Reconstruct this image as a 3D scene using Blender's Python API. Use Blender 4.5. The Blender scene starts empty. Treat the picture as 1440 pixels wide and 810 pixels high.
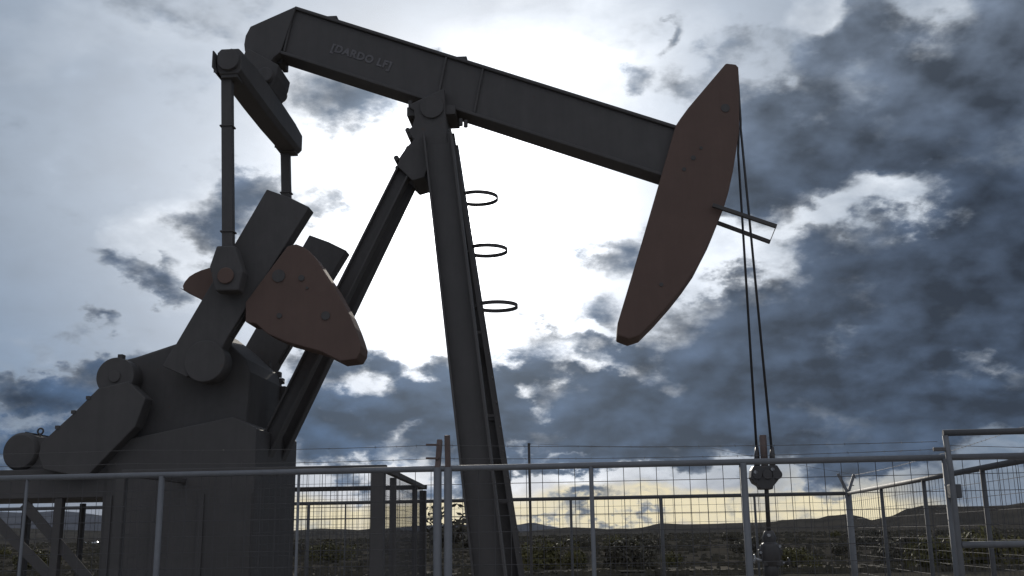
import bpy, bmesh, math, random
from mathutils import Vector, Matrix, noise
R = math.radians
random.seed(7)
S = bpy.context.scene
COL = S.collection

# ---------------------------------------------------------------- camera
F_PX, CX, CY = 1470.0, 720.0, 405.0          # focal length and centre on the 1440 x 810 photograph
PITCH, ROLL, EYE = R(13.28), R(0.87), 1.6
_f = Vector((0, math.cos(PITCH), math.sin(PITCH)))
_u0 = Vector((0, -math.sin(PITCH), math.cos(PITCH)))
_r0 = Vector((1, 0, 0))
CR = _r0 * math.cos(ROLL) - _u0 * math.sin(ROLL)
CU = _u0 * math.cos(ROLL) + _r0 * math.sin(ROLL)
CF = _f
CAM = Vector((0, 0, EYE))
cd = bpy.data.cameras.new('camera'); cam = bpy.data.objects.new('camera', cd); COL.objects.link(cam)
cam.matrix_world = Matrix(((CR.x, CU.x, -CF.x, 0), (CR.y, CU.y, -CF.y, 0), (CR.z, CU.z, -CF.z, EYE), (0, 0, 0, 1)))
cd.sensor_width = 36; cd.lens = 36 * F_PX / 1440
cd.clip_start = 0.05; cd.clip_end = 30000
S.camera = cam

def ray(px, py):
    d = CR * ((px - CX) / F_PX) + CU * ((CY - py) / F_PX) + CF
    return d.normalized()
def azel(px, py):
    d = ray(px, py)
    return math.degrees(math.atan2(d.x, d.y)), math.degrees(math.asin(d.z))

# ---------------------------------------------------------------- exposure
S.view_settings.view_transform = 'Standard'; S.view_settings.look = 'None'
S.view_settings.exposure = 0; S.view_settings.gamma = 1; S.view_settings.use_curve_mapping = False
S.cycles.max_bounces = 6; S.cycles.diffuse_bounces = 3; S.cycles.glossy_bounces = 3
S.cycles.use_denoising = True
S.cycles.caustics_reflective = False; S.cycles.caustics_refractive = False

# ---------------------------------------------------------------- sun
SUN_DIR = ray(650, 316)
SUN_AZ, SUN_EL = azel(650, 316)
sl = bpy.data.lights.new('sun', 'SUN'); sl.energy = 2.2; sl.angle = R(0.5); sl.color = (1.0, 0.93, 0.82)
so = bpy.data.objects.new('sun', sl); COL.objects.link(so)
so.rotation_euler = (-SUN_DIR).to_track_quat('-Z', 'Y').to_euler()

# ---------------------------------------------------------------- sky
class NB:
    """small helper that writes node maths"""
    def __init__(s, nt): s.nt = nt; s.N = nt.nodes; s.L = nt.links
    def put(s, sock, v):
        if hasattr(v, 'is_output'): s.L.new(v, sock)
        elif v is not None: sock.default_value = v
    def m(s, op, a, b=None, c=None, clamp=False):
        n = s.N.new('ShaderNodeMath'); n.operation = op; n.use_clamp = clamp
        s.put(n.inputs[0], a); s.put(n.inputs[1], b)
        if c is not None: s.put(n.inputs[2], c)
        return n.outputs[0]
    def vm(s, op, a, b=None, scale=None):
        n = s.N.new('ShaderNodeVectorMath'); n.operation = op
        s.put(n.inputs[0], a)
        if b is not None: s.put(n.inputs[1], b)
        if scale is not None: s.put(n.inputs['Scale'], scale)
        return n.outputs['Value'] if op in ('DOT_PRODUCT', 'LENGTH') else n.outputs['Vector']
    def ss(s, v, a, b, lo=0.0, hi=1.0):
        n = s.N.new('ShaderNodeMapRange'); n.interpolation_type = 'SMOOTHSTEP'
        s.put(n.inputs[0], v); s.put(n.inputs[1], a); s.put(n.inputs[2], b); s.put(n.inputs[3], lo); s.put(n.inputs[4], hi)
        return n.outputs[0]
    def mix(s, f, a, b):
        n = s.N.new('ShaderNodeMix'); n.data_type = 'RGBA'
        s.put(n.inputs[0], f); s.put(n.inputs[6], a); s.put(n.inputs[7], b)
        return n.outputs[2]
    def noise(s, vec, scale, detail=6, rough=.55, dist=0.0, dims='3D', col=False, w=None):
        n = s.N.new('ShaderNodeTexNoise'); n.noise_dimensions = dims
        s.put(n.inputs['Vector'], vec)
        n.inputs['Scale'].default_value = scale; n.inputs['Detail'].default_value = detail
        n.inputs['Roughness'].default_value = rough; n.inputs['Distortion'].default_value = dist
        return n.outputs['Color'] if col else n.outputs['Fac']
    def xyz(s, v):
        n = s.N.new('ShaderNodeSeparateXYZ'); s.put(n.inputs[0], v); return n.outputs
    def vec(s, x, y, z):
        n = s.N.new('ShaderNodeCombineXYZ'); s.put(n.inputs[0], x); s.put(n.inputs[1], y); s.put(n.inputs[2], z); return n.outputs[0]

def build_sky():
    w = bpy.data.worlds.new('World'); S.world = w; w.use_nodes = True
    nt = w.node_tree; nt.nodes.clear(); b = NB(nt)
    out = nt.nodes.new('ShaderNodeOutputWorld'); bg = nt.nodes.new('ShaderNodeBackground')
    bg.inputs[1].default_value = 0.1
    nt.links.new(bg.outputs[0], out.inputs[0])
    D = b.vm('NORMALIZE', nt.nodes.new('ShaderNodeTexCoord').outputs['Generated'])
    dx, dy, dz = b.xyz(D)
    az = b.m('MULTIPLY', b.m('ARCTAN2', dx, dy), 57.2958)
    el = b.m('MULTIPLY', b.m('ARCSINE', dz), 57.2958)
    V = b.vec(az, el, 0.0)
    # clouds flatten towards the horizon, as seen along the underside of a deck
    q = b.m('ADD', b.m('MAXIMUM', dz, 0.0), 0.62)
    Q = b.vec(b.m('DIVIDE', dx, q), b.m('DIVIDE', dy, q), b.m('MULTIPLY', dz, 1.2))
    n1 = b.noise(Q, 7.0, 8, .56, col=True)
    n2 = b.noise(Q, 26.0, 8, .58, col=True)
    w1 = b.vm('SCALE', b.vm('SUBTRACT', n1, (.5, .5, .5)), scale=9.0)
    w2 = b.vm('SCALE', b.vm('SUBTRACT', n2, (.5, .5, .5)), scale=3.0)
    W = b.vm('ADD', V, b.vm('ADD', w1, w2))
    W = b.vm('MULTIPLY', W, (1, 1, 0))
    def blobs(lst, vec=W):
        acc = None
        for (px, py, rx, ry, rot, amp) in lst:
            a, e = azel(px, py); k = 25.7
            mp = nt.nodes.new('ShaderNodeMapping'); mp.vector_type = 'TEXTURE'
            nt.links.new(vec, mp.inputs[0])
            mp.inputs['Location'].default_value = (a, e, 0); mp.inputs['Rotation'].default_value = (0, 0, R(rot))
            mp.inputs['Scale'].default_value = (rx / k, ry / k, 1)
            g = nt.nodes.new('ShaderNodeTexGradient'); g.gradient_type = 'SPHERICAL'
            nt.links.new(mp.outputs[0], g.inputs[0])
            acc = b.m('MULTIPLY', g.outputs['Fac'], amp) if acc is None else b.m('MULTIPLY_ADD', g.outputs['Fac'], amp, acc)
        return acc
    dark = blobs(SKY_DARK); light = blobs(SKY_LIGHT); bright = blobs(SKY_BRIGHT)
    fb = b.noise(Q, 12.5, 10, .57)
    fb2 = b.noise(b.vm('ADD', Q, (3.1, 7.7, 1.3)), 4.2, 6, .55)
    fb3 = b.noise(b.vm('ADD', Q, (13.1, 2.7, 5.3)), 38.0, 6, .6)
    # the same noise a step nearer the sun: sides of the billows that face the sun are brighter
    sq = max(SUN_DIR.z, 0) + .62
    QS = (SUN_DIR.x / sq, SUN_DIR.y / sq, SUN_DIR.z * 1.2)
    step = b.vm('SCALE', b.vm('NORMALIZE', b.vm('SUBTRACT', QS, Q)), scale=.026)
    lit = b.m('SUBTRACT', b.noise(Q, 12.5, 5, .5), b.noise(b.vm('ADD', Q, step), 12.5, 5, .5))
    # cover well outside the photograph: a broken deck
    side = b.ss(b.m('ABSOLUTE', az), 34.0, 60.0)
    high = b.ss(el, 36.0, 55.0)
    away = b.m('MAXIMUM', side, high)
    gen = b.m('MULTIPLY', away, b.m('MULTIPLY_ADD', fb2, 2.2, -.55))
    cap = b.m('SUBTRACT', 1.0, b.m('EXPONENT', b.m('MULTIPLY', dark, -1.35)))
    dn = b.m('ADD', b.m('SUBTRACT', b.m('MULTIPLY', cap, 1.35), light), gen)
    dn = b.m('ADD', dn, b.m('MULTIPLY_ADD', fb, 2.4, -1.28))
    dn = b.m('ADD', dn, b.m('MULTIPLY_ADD', fb2, 1.2, -.6))
    dn = b.m('ADD', dn, b.m('MULTIPLY_ADD', fb3, .45, -.225))
    alpha = b.ss(dn, -.04, .58)
    thick = b.ss(dn, .06, .98)
    # light round the sun
    ct = b.vm('DOT_PRODUCT', D, tuple(SUN_DIR))
    th = b.m('MULTIPLY', b.m('ARCCOSINE', b.m('MINIMUM', ct, .999999)), 57.2958)
    def gauss(s_): return b.m('EXPONENT', b.m('MULTIPLY', b.m('POWER', b.m('DIVIDE', th, s_), 2.0), -1.0))
    core = gauss(6.2); halo = gauss(17.0); disc = gauss(1.1)
    # clear and thinly veiled sky
    sky = nt.nodes.new('ShaderNodeTexSky'); sky.sky_type = 'NISHITA'; sky.sun_disc = False
    sky.sun_elevation = R(SUN_EL); sky.sun_rotation = R(SUN_AZ); sky.air_density = 1.0; sky.dust_density = .6; sky.ozone_density = 1.5
    veil = b.m('ADD', b.m('MULTIPLY_ADD', fb2, .8, .40), b.m('MULTIPLY_ADD', fb, .5, -.05))
    cl = b.mix(b.ss(el, 3.0, 20.0), (.75, 1.45, 2.6, 1), (2.3, 2.9, 3.75, 1))
    cl = b.vm('SCALE', cl, scale=veil)
    cl = b.vm('ADD', b.vm('SCALE', sky.outputs[0], scale=.05), cl)
    gl = b.vm('ADD', b.vm('SCALE', (1.0, 1.0, 1.0), scale=b.m('MULTIPLY', core, 22.0)),
              b.vm('SCALE', (1.0, .99, .98), scale=b.m('MULTIPLY', halo, 7.2)))
    gl = b.vm('ADD', gl, b.vm('SCALE', (1, .98, .93), scale=b.m('MULTIPLY', disc, 120.0)))
    brt = b.m('MULTIPLY', bright, b.m('MULTIPLY_ADD', fb, 22.0, -4.0))
    gl = b.vm('ADD', gl, b.vm('SCALE', (1.0, .99, .96), scale=brt))
    clear = b.vm('ADD', cl, gl)
    # low gap of evening-yellow light above the hills
    warm = b.m('MULTIPLY', b.ss(blobs(SKY_WARM, b.vm('ADD', V, b.vm('SCALE', w1, scale=.35))), .0, .7), b.m('MULTIPLY_ADD', fb, 2.6, -.3))
    warm = b.m('MAXIMUM', b.m('MINIMUM', warm, 1.0), 0.0)
    clear = b.mix(warm, clear, (8.7, 7.7, 5.2, 1))
    # cloud: bright where thin, slate where thick
    low = b.ss(el, 3.0, 13.0)
    slate = b.mix(b.ss(az, -16.0, 2.0), (.28, .62, 1.25, 1), (.40, .64, 1.08, 1))
    slate = b.mix(low, slate, (.44, .63, .99, 1))
    slate = b.mix(b.ss(el, 16.0, 27.0), slate, (1.10, 1.38, 1.84, 1))
    mott = b.m('ADD', b.m('MULTIPLY_ADD', b.ss(dn, .4, 1.6), -.75, 1.45), b.m("MULTIPLY", lit, 4.4))
    mott = b.m('ADD', mott, b.m('MULTIPLY_ADD', fb2, .8, -.4))
    mott = b.m('MAXIMUM', mott, .5)
    slate = b.vm('SCALE', slate, scale=mott)
    slate = b.vm('ADD', slate, b.vm('SCALE', (.84, 1.0, 1.18), scale=b.m('ADD', b.m('MULTIPLY', core, 1.7), b.m('MULTIPLY', halo, 1.0))))
    thin = b.vm('ADD', (2.0, 2.5, 3.2), b.vm('SCALE', gl, scale=.85))
    thin = b.vm('SCALE', thin, scale=b.m('MAXIMUM', b.m('MULTIPLY_ADD', lit, 2.5, .95), .5))
    thin = b.mix(b.m('MULTIPLY', warm, .8), thin, (6.5, 6.0, 4.6, 1))
    cloud = b.mix(thick, thin, slate)
    col = b.mix(alpha, clear, cloud)
    # unseen sky behind the camera: warm gain added to fill the shaded front faces
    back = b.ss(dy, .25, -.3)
    col = b.vm('MULTIPLY', col, b.mix(back, (1, 1, 1, 1), (BACK_FILL_GAIN * 1.17, BACK_FILL_GAIN, BACK_FILL_GAIN * .86, 1)))
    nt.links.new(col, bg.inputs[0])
    w.cycles.sampling_method = 'MANUAL'; w.cycles.sample_map_resolution = 512

BACK_FILL_GAIN = 2.05
SKY_DARK = [
    (1310,130,320,170,8,1.3), (1130,160,100,120,0,.8), (1150,235,150,80,0,.7), (1075,255,80,110,0,.6), (1380,300,170,90,0,.9),
    (1400,60,200,140,0,.8), (1185,60,90,80,0,.7), (1110,190,130,90,0,.7), (1240,190,200,90,0,.7), (1430,260,130,110,0,.8),
    (1330,405,330,115,6,1.2), (1150,450,270,95,0,.95), (1010,470,190,80,0,.8), (1230,350,140,60,0,.55), (1410,470,220,150,0,.9), (1080,290,80,70,0,.5),
    (1100,570,600,120,0,1.6), (780,575,300,100,0,1.3), (1200,630,420,50,0,.9), (800,635,330,45,0,.9), (750,490,90,55,0,.7), (825,410,90,65,25,.9), (1320,570,300,85,0,.8), (900,530,210,70,0,.7), (1000,620,380,45,0,.7),
    (560,590,240,80,0,1.0), (470,600,150,75,0,.8), (560,540,130,60,0,.5), (690,600,160,60,0,.6),
    (470,145,120,80,-10,1.4), (330,300,85,66,0,1.35), (395,285,60,45,0,.7), (468,285,50,36,0,.9), (213,372,80,36,5,1.25), (150,452,45,16,0,.85), (235,345,40,20,30,.4),
    (615,60,22,16,0,.8), (880,105,34,36,0,.7), (955,95,70,40,0,.45), (1030,70,50,35,0,.3), (770,95,30,18,0,.5), (712,372,60,24,25,.7), (560,115,40,25,0,.2), (930,35,40,16,20,.5),
    (60,560,260,55,0,1.2), (60,615,220,30,0,.9), (30,650,200,36,0,1.0), (110,478,170,28,0,.25), (230,480,120,45,0,.3), (150,520,160,26,0,.35),
    (300,30,200,40,0,.25), (1020,710,50,22,0,.7), (1110,715,60,20,0,.6), (830,725,60,22,0,.8), (880,735,60,14,0,.5), (1370,690,120,40,0,.6), (450,660,140,30,0,.7), (760,735,40,12,0,.6), (560,718,60,12,0,.5), (950,690,90,12,0,.6), (1080,735,60,10,0,.5), (700,665,150,16,0,.6), (1180,690,60,14,0,.5),
]
SKY_LIGHT = [
    (1010,40,90,40,0,.5), (70,470,170,40,0,.35), (1100,25,60,40,0,.4),
    (1250,272,88,50,-10,1.25), (1170,325,60,36,0,.6), (1140,40,55,45,30,.9), (1295,30,50,70,40,.9), (1090,110,60,40,0,.5), (1210,120,40,30,0,.4),
    (870,515,110,32,0,.9), (985,375,70,50,0,.8), (1375,527,110,26,0,.55), (1060,395,70,40,0,.5), (720,535,50,25,0,.6), (850,455,90,22,0,.6), (1200,480,100,20,0,.3),
    (640,320,300,260,0,1.0), (780,180,200,150,0,.8), (565,608,24,24,0,.5), (480,575,30,15,0,.4), (1100,610,90,14,0,.4), (790,640,100,10,0,.5),
    (780,690,140,26,0,.7), (1000,700,300,30,0,.6), (550,705,250,26,0,.6), (60,595,110,16,0,.4), (1280,655,200,26,0,.5), (900,700,260,22,0,.4),
]
SKY_WARM = [
    (800,722,330,40,0,1.0), (500,727,230,34,0,.9), (1020,725,330,36,0,1.0), (640,700,90,26,0,.4), (1190,690,150,50,0,.45), (1250,735,140,36,0,.5),
]
SKY_BRIGHT = [
    (1250,272,95,55,0,.7), (1110,330,110,60,0,.5), (1150,40,60,60,0,.4), (1300,40,60,60,0,.4), (1040,380,120,60,0,.5), (870,520,110,40,0,.4), (1380,528,110,30,0,.35),
    (800,60,220,110,0,.5), (285,345,120,80,0,.35), (470,230,120,160,0,.4), (235,300,70,60,0,.25), (720,540,70,40,0,.5), (640,690,300,40,0,.35), (850,690,220,30,0,.35), (565,600,30,30,0,.3), (480,575,40,20,0,.2), (180,60,260,60,10,.12), (1180,655,260,40,0,.25),
]
build_sky()

# ---------------------------------------------------------------- materials
def mat(name, col, rough=.6, metal=0.0, var=.25, scale=6.0, spots=None, bump=0.0, spec=.5):
    m = bpy.data.materials.new(name); m.use_nodes = True
    nt = m.node_tree; b = NB(nt); p = nt.nodes['Principled BSDF']
    tc = nt.nodes.new('ShaderNodeTexCoord').outputs['Object']
    n = b.noise(tc, scale, 6, .62)
    f = b.m('MULTIPLY_ADD', n, 2 * var, 1 - var)
    st = b.noise(b.vm('MULTIPLY', tc, (1.0, 1.0, .10)), scale * 3.0, 5, .65)
    f = b.m('MULTIPLY', f, b.ss(st, .25, .75, 1 - var * .2, 1 + var * .2))
    c = b.vm('SCALE', tuple(col), scale=f)
    if spots:
        sc, thr, scol = spots
        k = b.ss(b.noise(tc, sc, 8, .65), thr, thr + .1)
        c = b.mix(k, c, tuple(scol) + (1,))
    nt.links.new(c, p.inputs['Base Color'])
    nt.links.new(b.m('MULTIPLY_ADD', n, .3, rough - .15), p.inputs['Roughness'])
    p.inputs['Metallic'].default_value = metal
    p.inputs['Specular IOR Level'].default_value = spec
    if bump:
        bp = nt.nodes.new('ShaderNodeBump'); bp.inputs['Strength'].default_value = bump; bp.inputs['Distance'].default_value = .02
        nt.links.new(b.noise(tc, scale * 5, 6, .6), bp.inputs['Height']); nt.links.new(bp.outputs[0], p.inputs['Normal'])
    return m

M = {
    'steel': mat('dark_painted_steel', (.092, .085, .083), .8, 0, .25, 3.0, (9.0, .66, (.098, .075, .065)), .05, .3),
    'red': mat('weathered_red_paint', (.138, .092, .077), .85, 0, .2, 2.5, (3.2, .68, (.10, .078, .074)), .06, .25),
    'cast': mat('oily_cast_iron', (.092, .085, .083), .8, 0, .25, 5.0, (11.0, .64, (.11, .075, .06)), .08, .3),
    'rod': mat('greased_rod_steel', (.06, .055, .055), .4, .3, .25, 9.0),
    'cable': mat('wire_rope', (.06, .058, .06), .5, .4, .3, 40.0),
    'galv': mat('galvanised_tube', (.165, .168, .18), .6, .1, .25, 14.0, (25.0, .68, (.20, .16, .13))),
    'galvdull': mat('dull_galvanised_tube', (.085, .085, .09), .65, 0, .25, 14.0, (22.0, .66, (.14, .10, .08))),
    'wire': mat('fence_wire', (.085, .08, .082), .8, 0, .2, 20.0),
    'barb': mat('barbed_wire', (.12, .11, .105), .6, .2, .3, 30.0),
    'rust': mat('rusted_iron', (.14, .10, .09), .8, 0, .3, 18.0, (30.0, .6, (.10, .06, .05))),
    'guard': mat('guard_brown_paint', (.085, .078, .076), .75, 0, .25, 8.0, (12.0, .64, (.07, .05, .04))),
    'letter': mat('faded_white_letters', (.145, .136, .14), .9, 0, .5, 12.0),
    'concrete': mat('concrete_pad', (.26, .25, .235), .9, 0, .2, 3.0, None, .3),
    'well': mat('wellhead_paint', (.06, .055, .055), .5, .1, .3, 12.0, (16.0, .64, (.13, .08, .06))),
    'bright': mat('bare_steel', (.35, .35, .36), .4, .6, .15, 20.0),
    'white': mat('white_body_paint', (.78, .79, .80), .35, 0, .05, 3.0),
    'glass': mat('dark_glass', (.03, .035, .04), .1, 0, .1, 3.0),
    'tyre': mat('tyre_rubber', (.025, .025, .025), .8, 0, .1, 8.0),
    'bark': mat('shrub_wood', (.10, .08, .06), .9, 0, .3, 12.0),
}

def leaf_mat(name, c0, c1):
    m = bpy.data.materials.new(name); m.use_nodes = True
    nt = m.node_tree; b = NB(nt); p = nt.nodes['Principled BSDF']
    g = nt.nodes.new('ShaderNodeNewGeometry')
    oi = nt.nodes.new('ShaderNodeObjectInfo').outputs['Random']
    k = b.m('ADD', b.m('MULTIPLY', g.outputs['Random Per Island'], .75), b.m('MULTIPLY', oi, .25))
    nt.links.new(b.mix(k, c0 + (1,), c1 + (1,)), p.inputs['Base Color'])
    p.inputs['Roughness'].default_value = .7; p.inputs['Specular IOR Level'].default_value = .2
    return m
M['leaf'] = leaf_mat('scrub_leaves', (.065, .062, .027), (.16, .14, .055))
M['leafdark'] = leaf_mat('dark_scrub_leaves', (.065, .059, .046), (.105, .09, .062))

def ground_mat(name, base, dark, pale, sc, bump=True):
    m = bpy.data.materials.new(name); m.use_nodes = True
    nt = m.node_tree; b = NB(nt); p = nt.nodes['Principled BSDF']
    tc = nt.nodes.new('ShaderNodeTexCoord').outputs['Object']
    a = b.noise(tc, sc, 8, .62); c = b.noise(b.vm('ADD', tc, (90, 30, 0)), sc * .18, 5, .6); d = b.noise(tc, sc * 9, 6, .65)
    col = b.mix(b.ss(a, .42, .62), base + (1,), dark + (1,))
    col = b.mix(b.ss(c, .56, .70), col, pale + (1,))
    col = b.vm('SCALE', col, scale=b.m('MULTIPLY_ADD', d, .8, .6))
    nt.links.new(col, p.inputs['Base Color']); p.inputs['Roughness'].default_value = 1.0; p.inputs['Specular IOR Level'].default_value = 0.0
    if not bump: return m
    bp = nt.nodes.new('ShaderNodeBump'); bp.inputs['Strength'].default_value = .3; bp.inputs['Distance'].default_value = .03
    nt.links.new(d, bp.inputs['Height']); nt.links.new(bp.outputs[0], p.inputs['Normal'])
    return m

# ---------------------------------------------------------------- mesh helpers
class MB:
    """collects shapes; build() links them as ONE mesh object"""
    def __init__(s): s.bm = bmesh.new()
    def prism(s, pts, v0, v1):
        """outline of (u, z) points pushed from v0 to v1"""
        n = len(pts)
        a = [s.bm.verts.new((u, v0, z)) for u, z in pts]; c = [s.bm.verts.new((u, v1, z)) for u, z in pts]
        fs = [s.bm.faces.new(a), s.bm.faces.new(c[::-1])]
        for i in range(n): fs.append(s.bm.faces.new((a[i], c[i], c[(i + 1) % n], a[(i + 1) % n])))
        bmesh.ops.recalc_face_normals(s.bm, faces=fs); return s
    def box(s, c, d):
        x, y, z = c; a, b_, h = d[0] / 2, d[1] / 2, d[2] / 2
        return s.prism([(x - a, z - h), (x + a, z - h), (x + a, z + h), (x - a, z + h)], y - b_, y + b_)
    def bar(s, p0, p1, w, h, up=(0, 0, 1), w1=None, h1=None):
        """box beam from p0 to p1: w across, h along 'up'"""
        p0, p1 = Vector(p0), Vector(p1); d = (p1 - p0).normalized()
        x = d.cross(Vector(up))
        if x.length < 1e-4: x = d.cross(Vector((0, 1, 0)))
        x.normalize(); y = x.cross(d).normalized(); vs = []
        for p, a, c in ((p0, w, h), (p1, w1 or w, h1 or h)):
            vs.append([s.bm.verts.new(p + x * (sx * a / 2) + y * (sy * c / 2)) for sx, sy in ((-1, -1), (1, -1), (1, 1), (-1, 1))])
        a, c = vs; fs = [s.bm.faces.new(a), s.bm.faces.new(c[::-1])]
        for i in range(4): fs.append(s.bm.faces.new((a[i], c[i], c[(i + 1) % 4], a[(i + 1) % 4])))
        bmesh.ops.recalc_face_normals(s.bm, faces=fs); return s
    def tube(s, pts, r, n=10, closed=False, smooth=True):
        pts = [Vector(p) for p in pts]; rings = []; N = len(pts); prev = None
        for i, p in enumerate(pts):
            if closed: d = (pts[(i + 1) % N] - pts[i - 1]).normalized()
            else: d = (pts[min(i + 1, N - 1)] - pts[max(i - 1, 0)]).normalized()
            ref = prev if prev is not None else (Vector((0, 0, 1)) if abs(d.z) < .9 else Vector((1, 0, 0)))
            x = (ref - d * ref.dot(d)).normalized(); prev = x; y = d.cross(x)
            rr = r[i] if isinstance(r, (list, tuple)) else r
            rings.append([s.bm.verts.new(p + x * (rr * math.cos(2 * math.pi * k / n)) + y * (rr * math.sin(2 * math.pi * k / n))) for k in range(n)])
        fs = []
        for i in range(N if closed else N - 1):
            a, c = rings[i], rings[(i + 1) % N]
            for k in range(n):
                f = s.bm.faces.new((a[k], a[(k + 1) % n], c[(k + 1) % n], c[k])); f.smooth = smooth; fs.append(f)
        if not closed:
            fs.append(s.bm.faces.new(rings[0][::-1])); fs.append(s.bm.faces.new(rings[-1]))
        bmesh.ops.recalc_face_normals(s.bm, faces=fs); return s
    def ring(s, c, rad, r, axis='Z', n=40, m=8):
        pts = []
        for i in range(n):
            t = 2 * math.pi * i / n; a, b_ = rad * math.cos(t), rad * math.sin(t)
            pts.append(Vector(c) + Vector({'Z': (a, b_, 0), 'Y': (a, 0, b_), 'X': (0, a, b_)}[axis]))
        return s.tube(pts, r, m, closed=True)
    def build(s, name, m, parent=None, bevel=0.0):
        me = bpy.data.meshes.new(name); s.bm.to_mesh(me); s.bm.free(); me.materials.append(m)
        o = bpy.data.objects.new(name, me); COL.objects.link(o)
        if parent is not None: o.parent = parent
        if bevel:
            bv = o.modifiers.new('bevel', 'BEVEL'); bv.width = bevel; bv.segments = 2; bv.limit_method = 'ANGLE'; bv.angle_limit = R(40)
        return o

def tag(o, label=None, cat=None, group=None, kind=None):
    if label: o['label'] = label
    if cat: o['category'] = cat
    if group: o['group'] = group
    if kind: o['kind'] = kind
    return o
def thing(name, label, cat, loc=(0, 0, 0), rz=0.0, group=None):
    o = bpy.data.objects.new(name, None); COL.objects.link(o); o.empty_display_size = .2
    o.location = loc; o.rotation_euler = (0, 0, rz)
    return tag(o, label, cat, group)
def copy_tree(o, parent=None):
    c = o.copy(); COL.objects.link(c); c.parent = parent
    for ch in list(o.children): copy_tree(ch, c)
    return c

class Frame:
    """a site frame: u runs to the right, v away from the camera, z up; rotated clockwise by a"""
    def __init__(s, O, a):
        s.O = Vector(O); s.a = a
        s.ux = Vector((math.cos(a), -math.sin(a), 0)); s.uy = Vector((math.sin(a), math.cos(a), 0))
    def at(s, px, py, v=0.0):
        d = ray(px, py); t = (v - (CAM - s.O).dot(s.uy)) / d.dot(s.uy)
        q = CAM + d * t - s.O
        return q.dot(s.ux), q.z
    def p3(s, px, py, v=0.0):
        u, z = s.at(px, py, v); return Vector((u, v, z))
    def world(s, u, v, z): return s.O + s.ux * u + s.uy * v + Vector((0, 0, z))
    def poly(s, pts, v0, v1):
        return [s.at(p[0], p[1], v1 if len(p) > 2 and p[2] == 'f' else v0) for p in pts]

# ---------------------------------------------------------------- ground, track, hills
def axis(lim, near, k):
    a = [0.0]
    st = near
    while a[-1] < lim: a.append(a[-1] + st); st *= k
    return a
def make_ground():
    bm = bmesh.new()
    ys = [-60, -30, -10] + [y for y in axis(9000, 3.0, 1.10)]
    xs = axis(9000, 4.0, 1.13); xs = [-x for x in xs[:0:-1]] + xs
    g = [[bm.verts.new((x, y, ground_h(x, y))) for x in xs] for y in ys]
    for j in range(len(ys) - 1):
        for i in range(len(xs) - 1):
            f = bm.faces.new((g[j][i], g[j][i + 1], g[j + 1][i + 1], g[j + 1][i])); f.smooth = True
    me = bpy.data.meshes.new('ground'); bm.to_mesh(me); bm.free()
    me.materials.append(ground_mat('dry_scrub_ground', (.072, .064, .053), (.058, .053, .045), (.085, .075, .06), .12, False))
    o = bpy.data.objects.new('ground', me); COL.objects.link(o); tag(o, kind='structure')
def ground_h(x, y):
    k = min(1.0, max(0.0, (y - 34) / 40))
    return k * (noise.noise(Vector((x * .03, y * .03, 0))) * .25 + noise.noise(Vector((x * .006, y * .006, 4))) * .8 - .1)
make_ground()

def strip(name, y, hw, z, m, amp):
    bm = bmesh.new(); prev = None
    for i in range(81):
        x = -90 + i * 2.5
        yy = y + amp * math.sin(x * .05) - x * .03
        cur = [bm.verts.new((x, yy + hw * (j / 3 - 1), ground_h(x, yy + hw * (j / 3 - 1)) + z)) for j in range(7)]
        if prev:
            for j in range(6): bm.faces.new((prev[j], cur[j], cur[j + 1], prev[j + 1])).smooth = True
        prev = cur
    me = bpy.data.meshes.new(name); bm.to_mesh(me); bm.free(); me.materials.append(m)
    o = bpy.data.objects.new(name, me); COL.objects.link(o); tag(o, kind='structure')
def add_bounce_ground():  # unseen pale ground sheet, added to bounce light onto the undersides
    bm = bmesh.new()
    bm.faces.new([bm.verts.new((x, y, .012)) for x, y in ((-26, -14), (24, -14), (22, 27), (-24, 29))])
    me = bpy.data.meshes.new('bounce_ground'); bm.to_mesh(me); bm.free(); me.materials.append(ground_mat('pale_bounce_ground', (.30, .27, .23), (.24, .22, .19), (.34, .31, .27), 1.2))
    o = bpy.data.objects.new('bounce_ground', me); COL.objects.link(o); tag(o, kind='structure')
add_bounce_ground()
strip('dirt_track', 44.5, 1.7, .06, ground_mat('pale_dirt', (.19, .17, .14), (.14, .12, .095), (.22, .20, .17), .5), .8)

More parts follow.
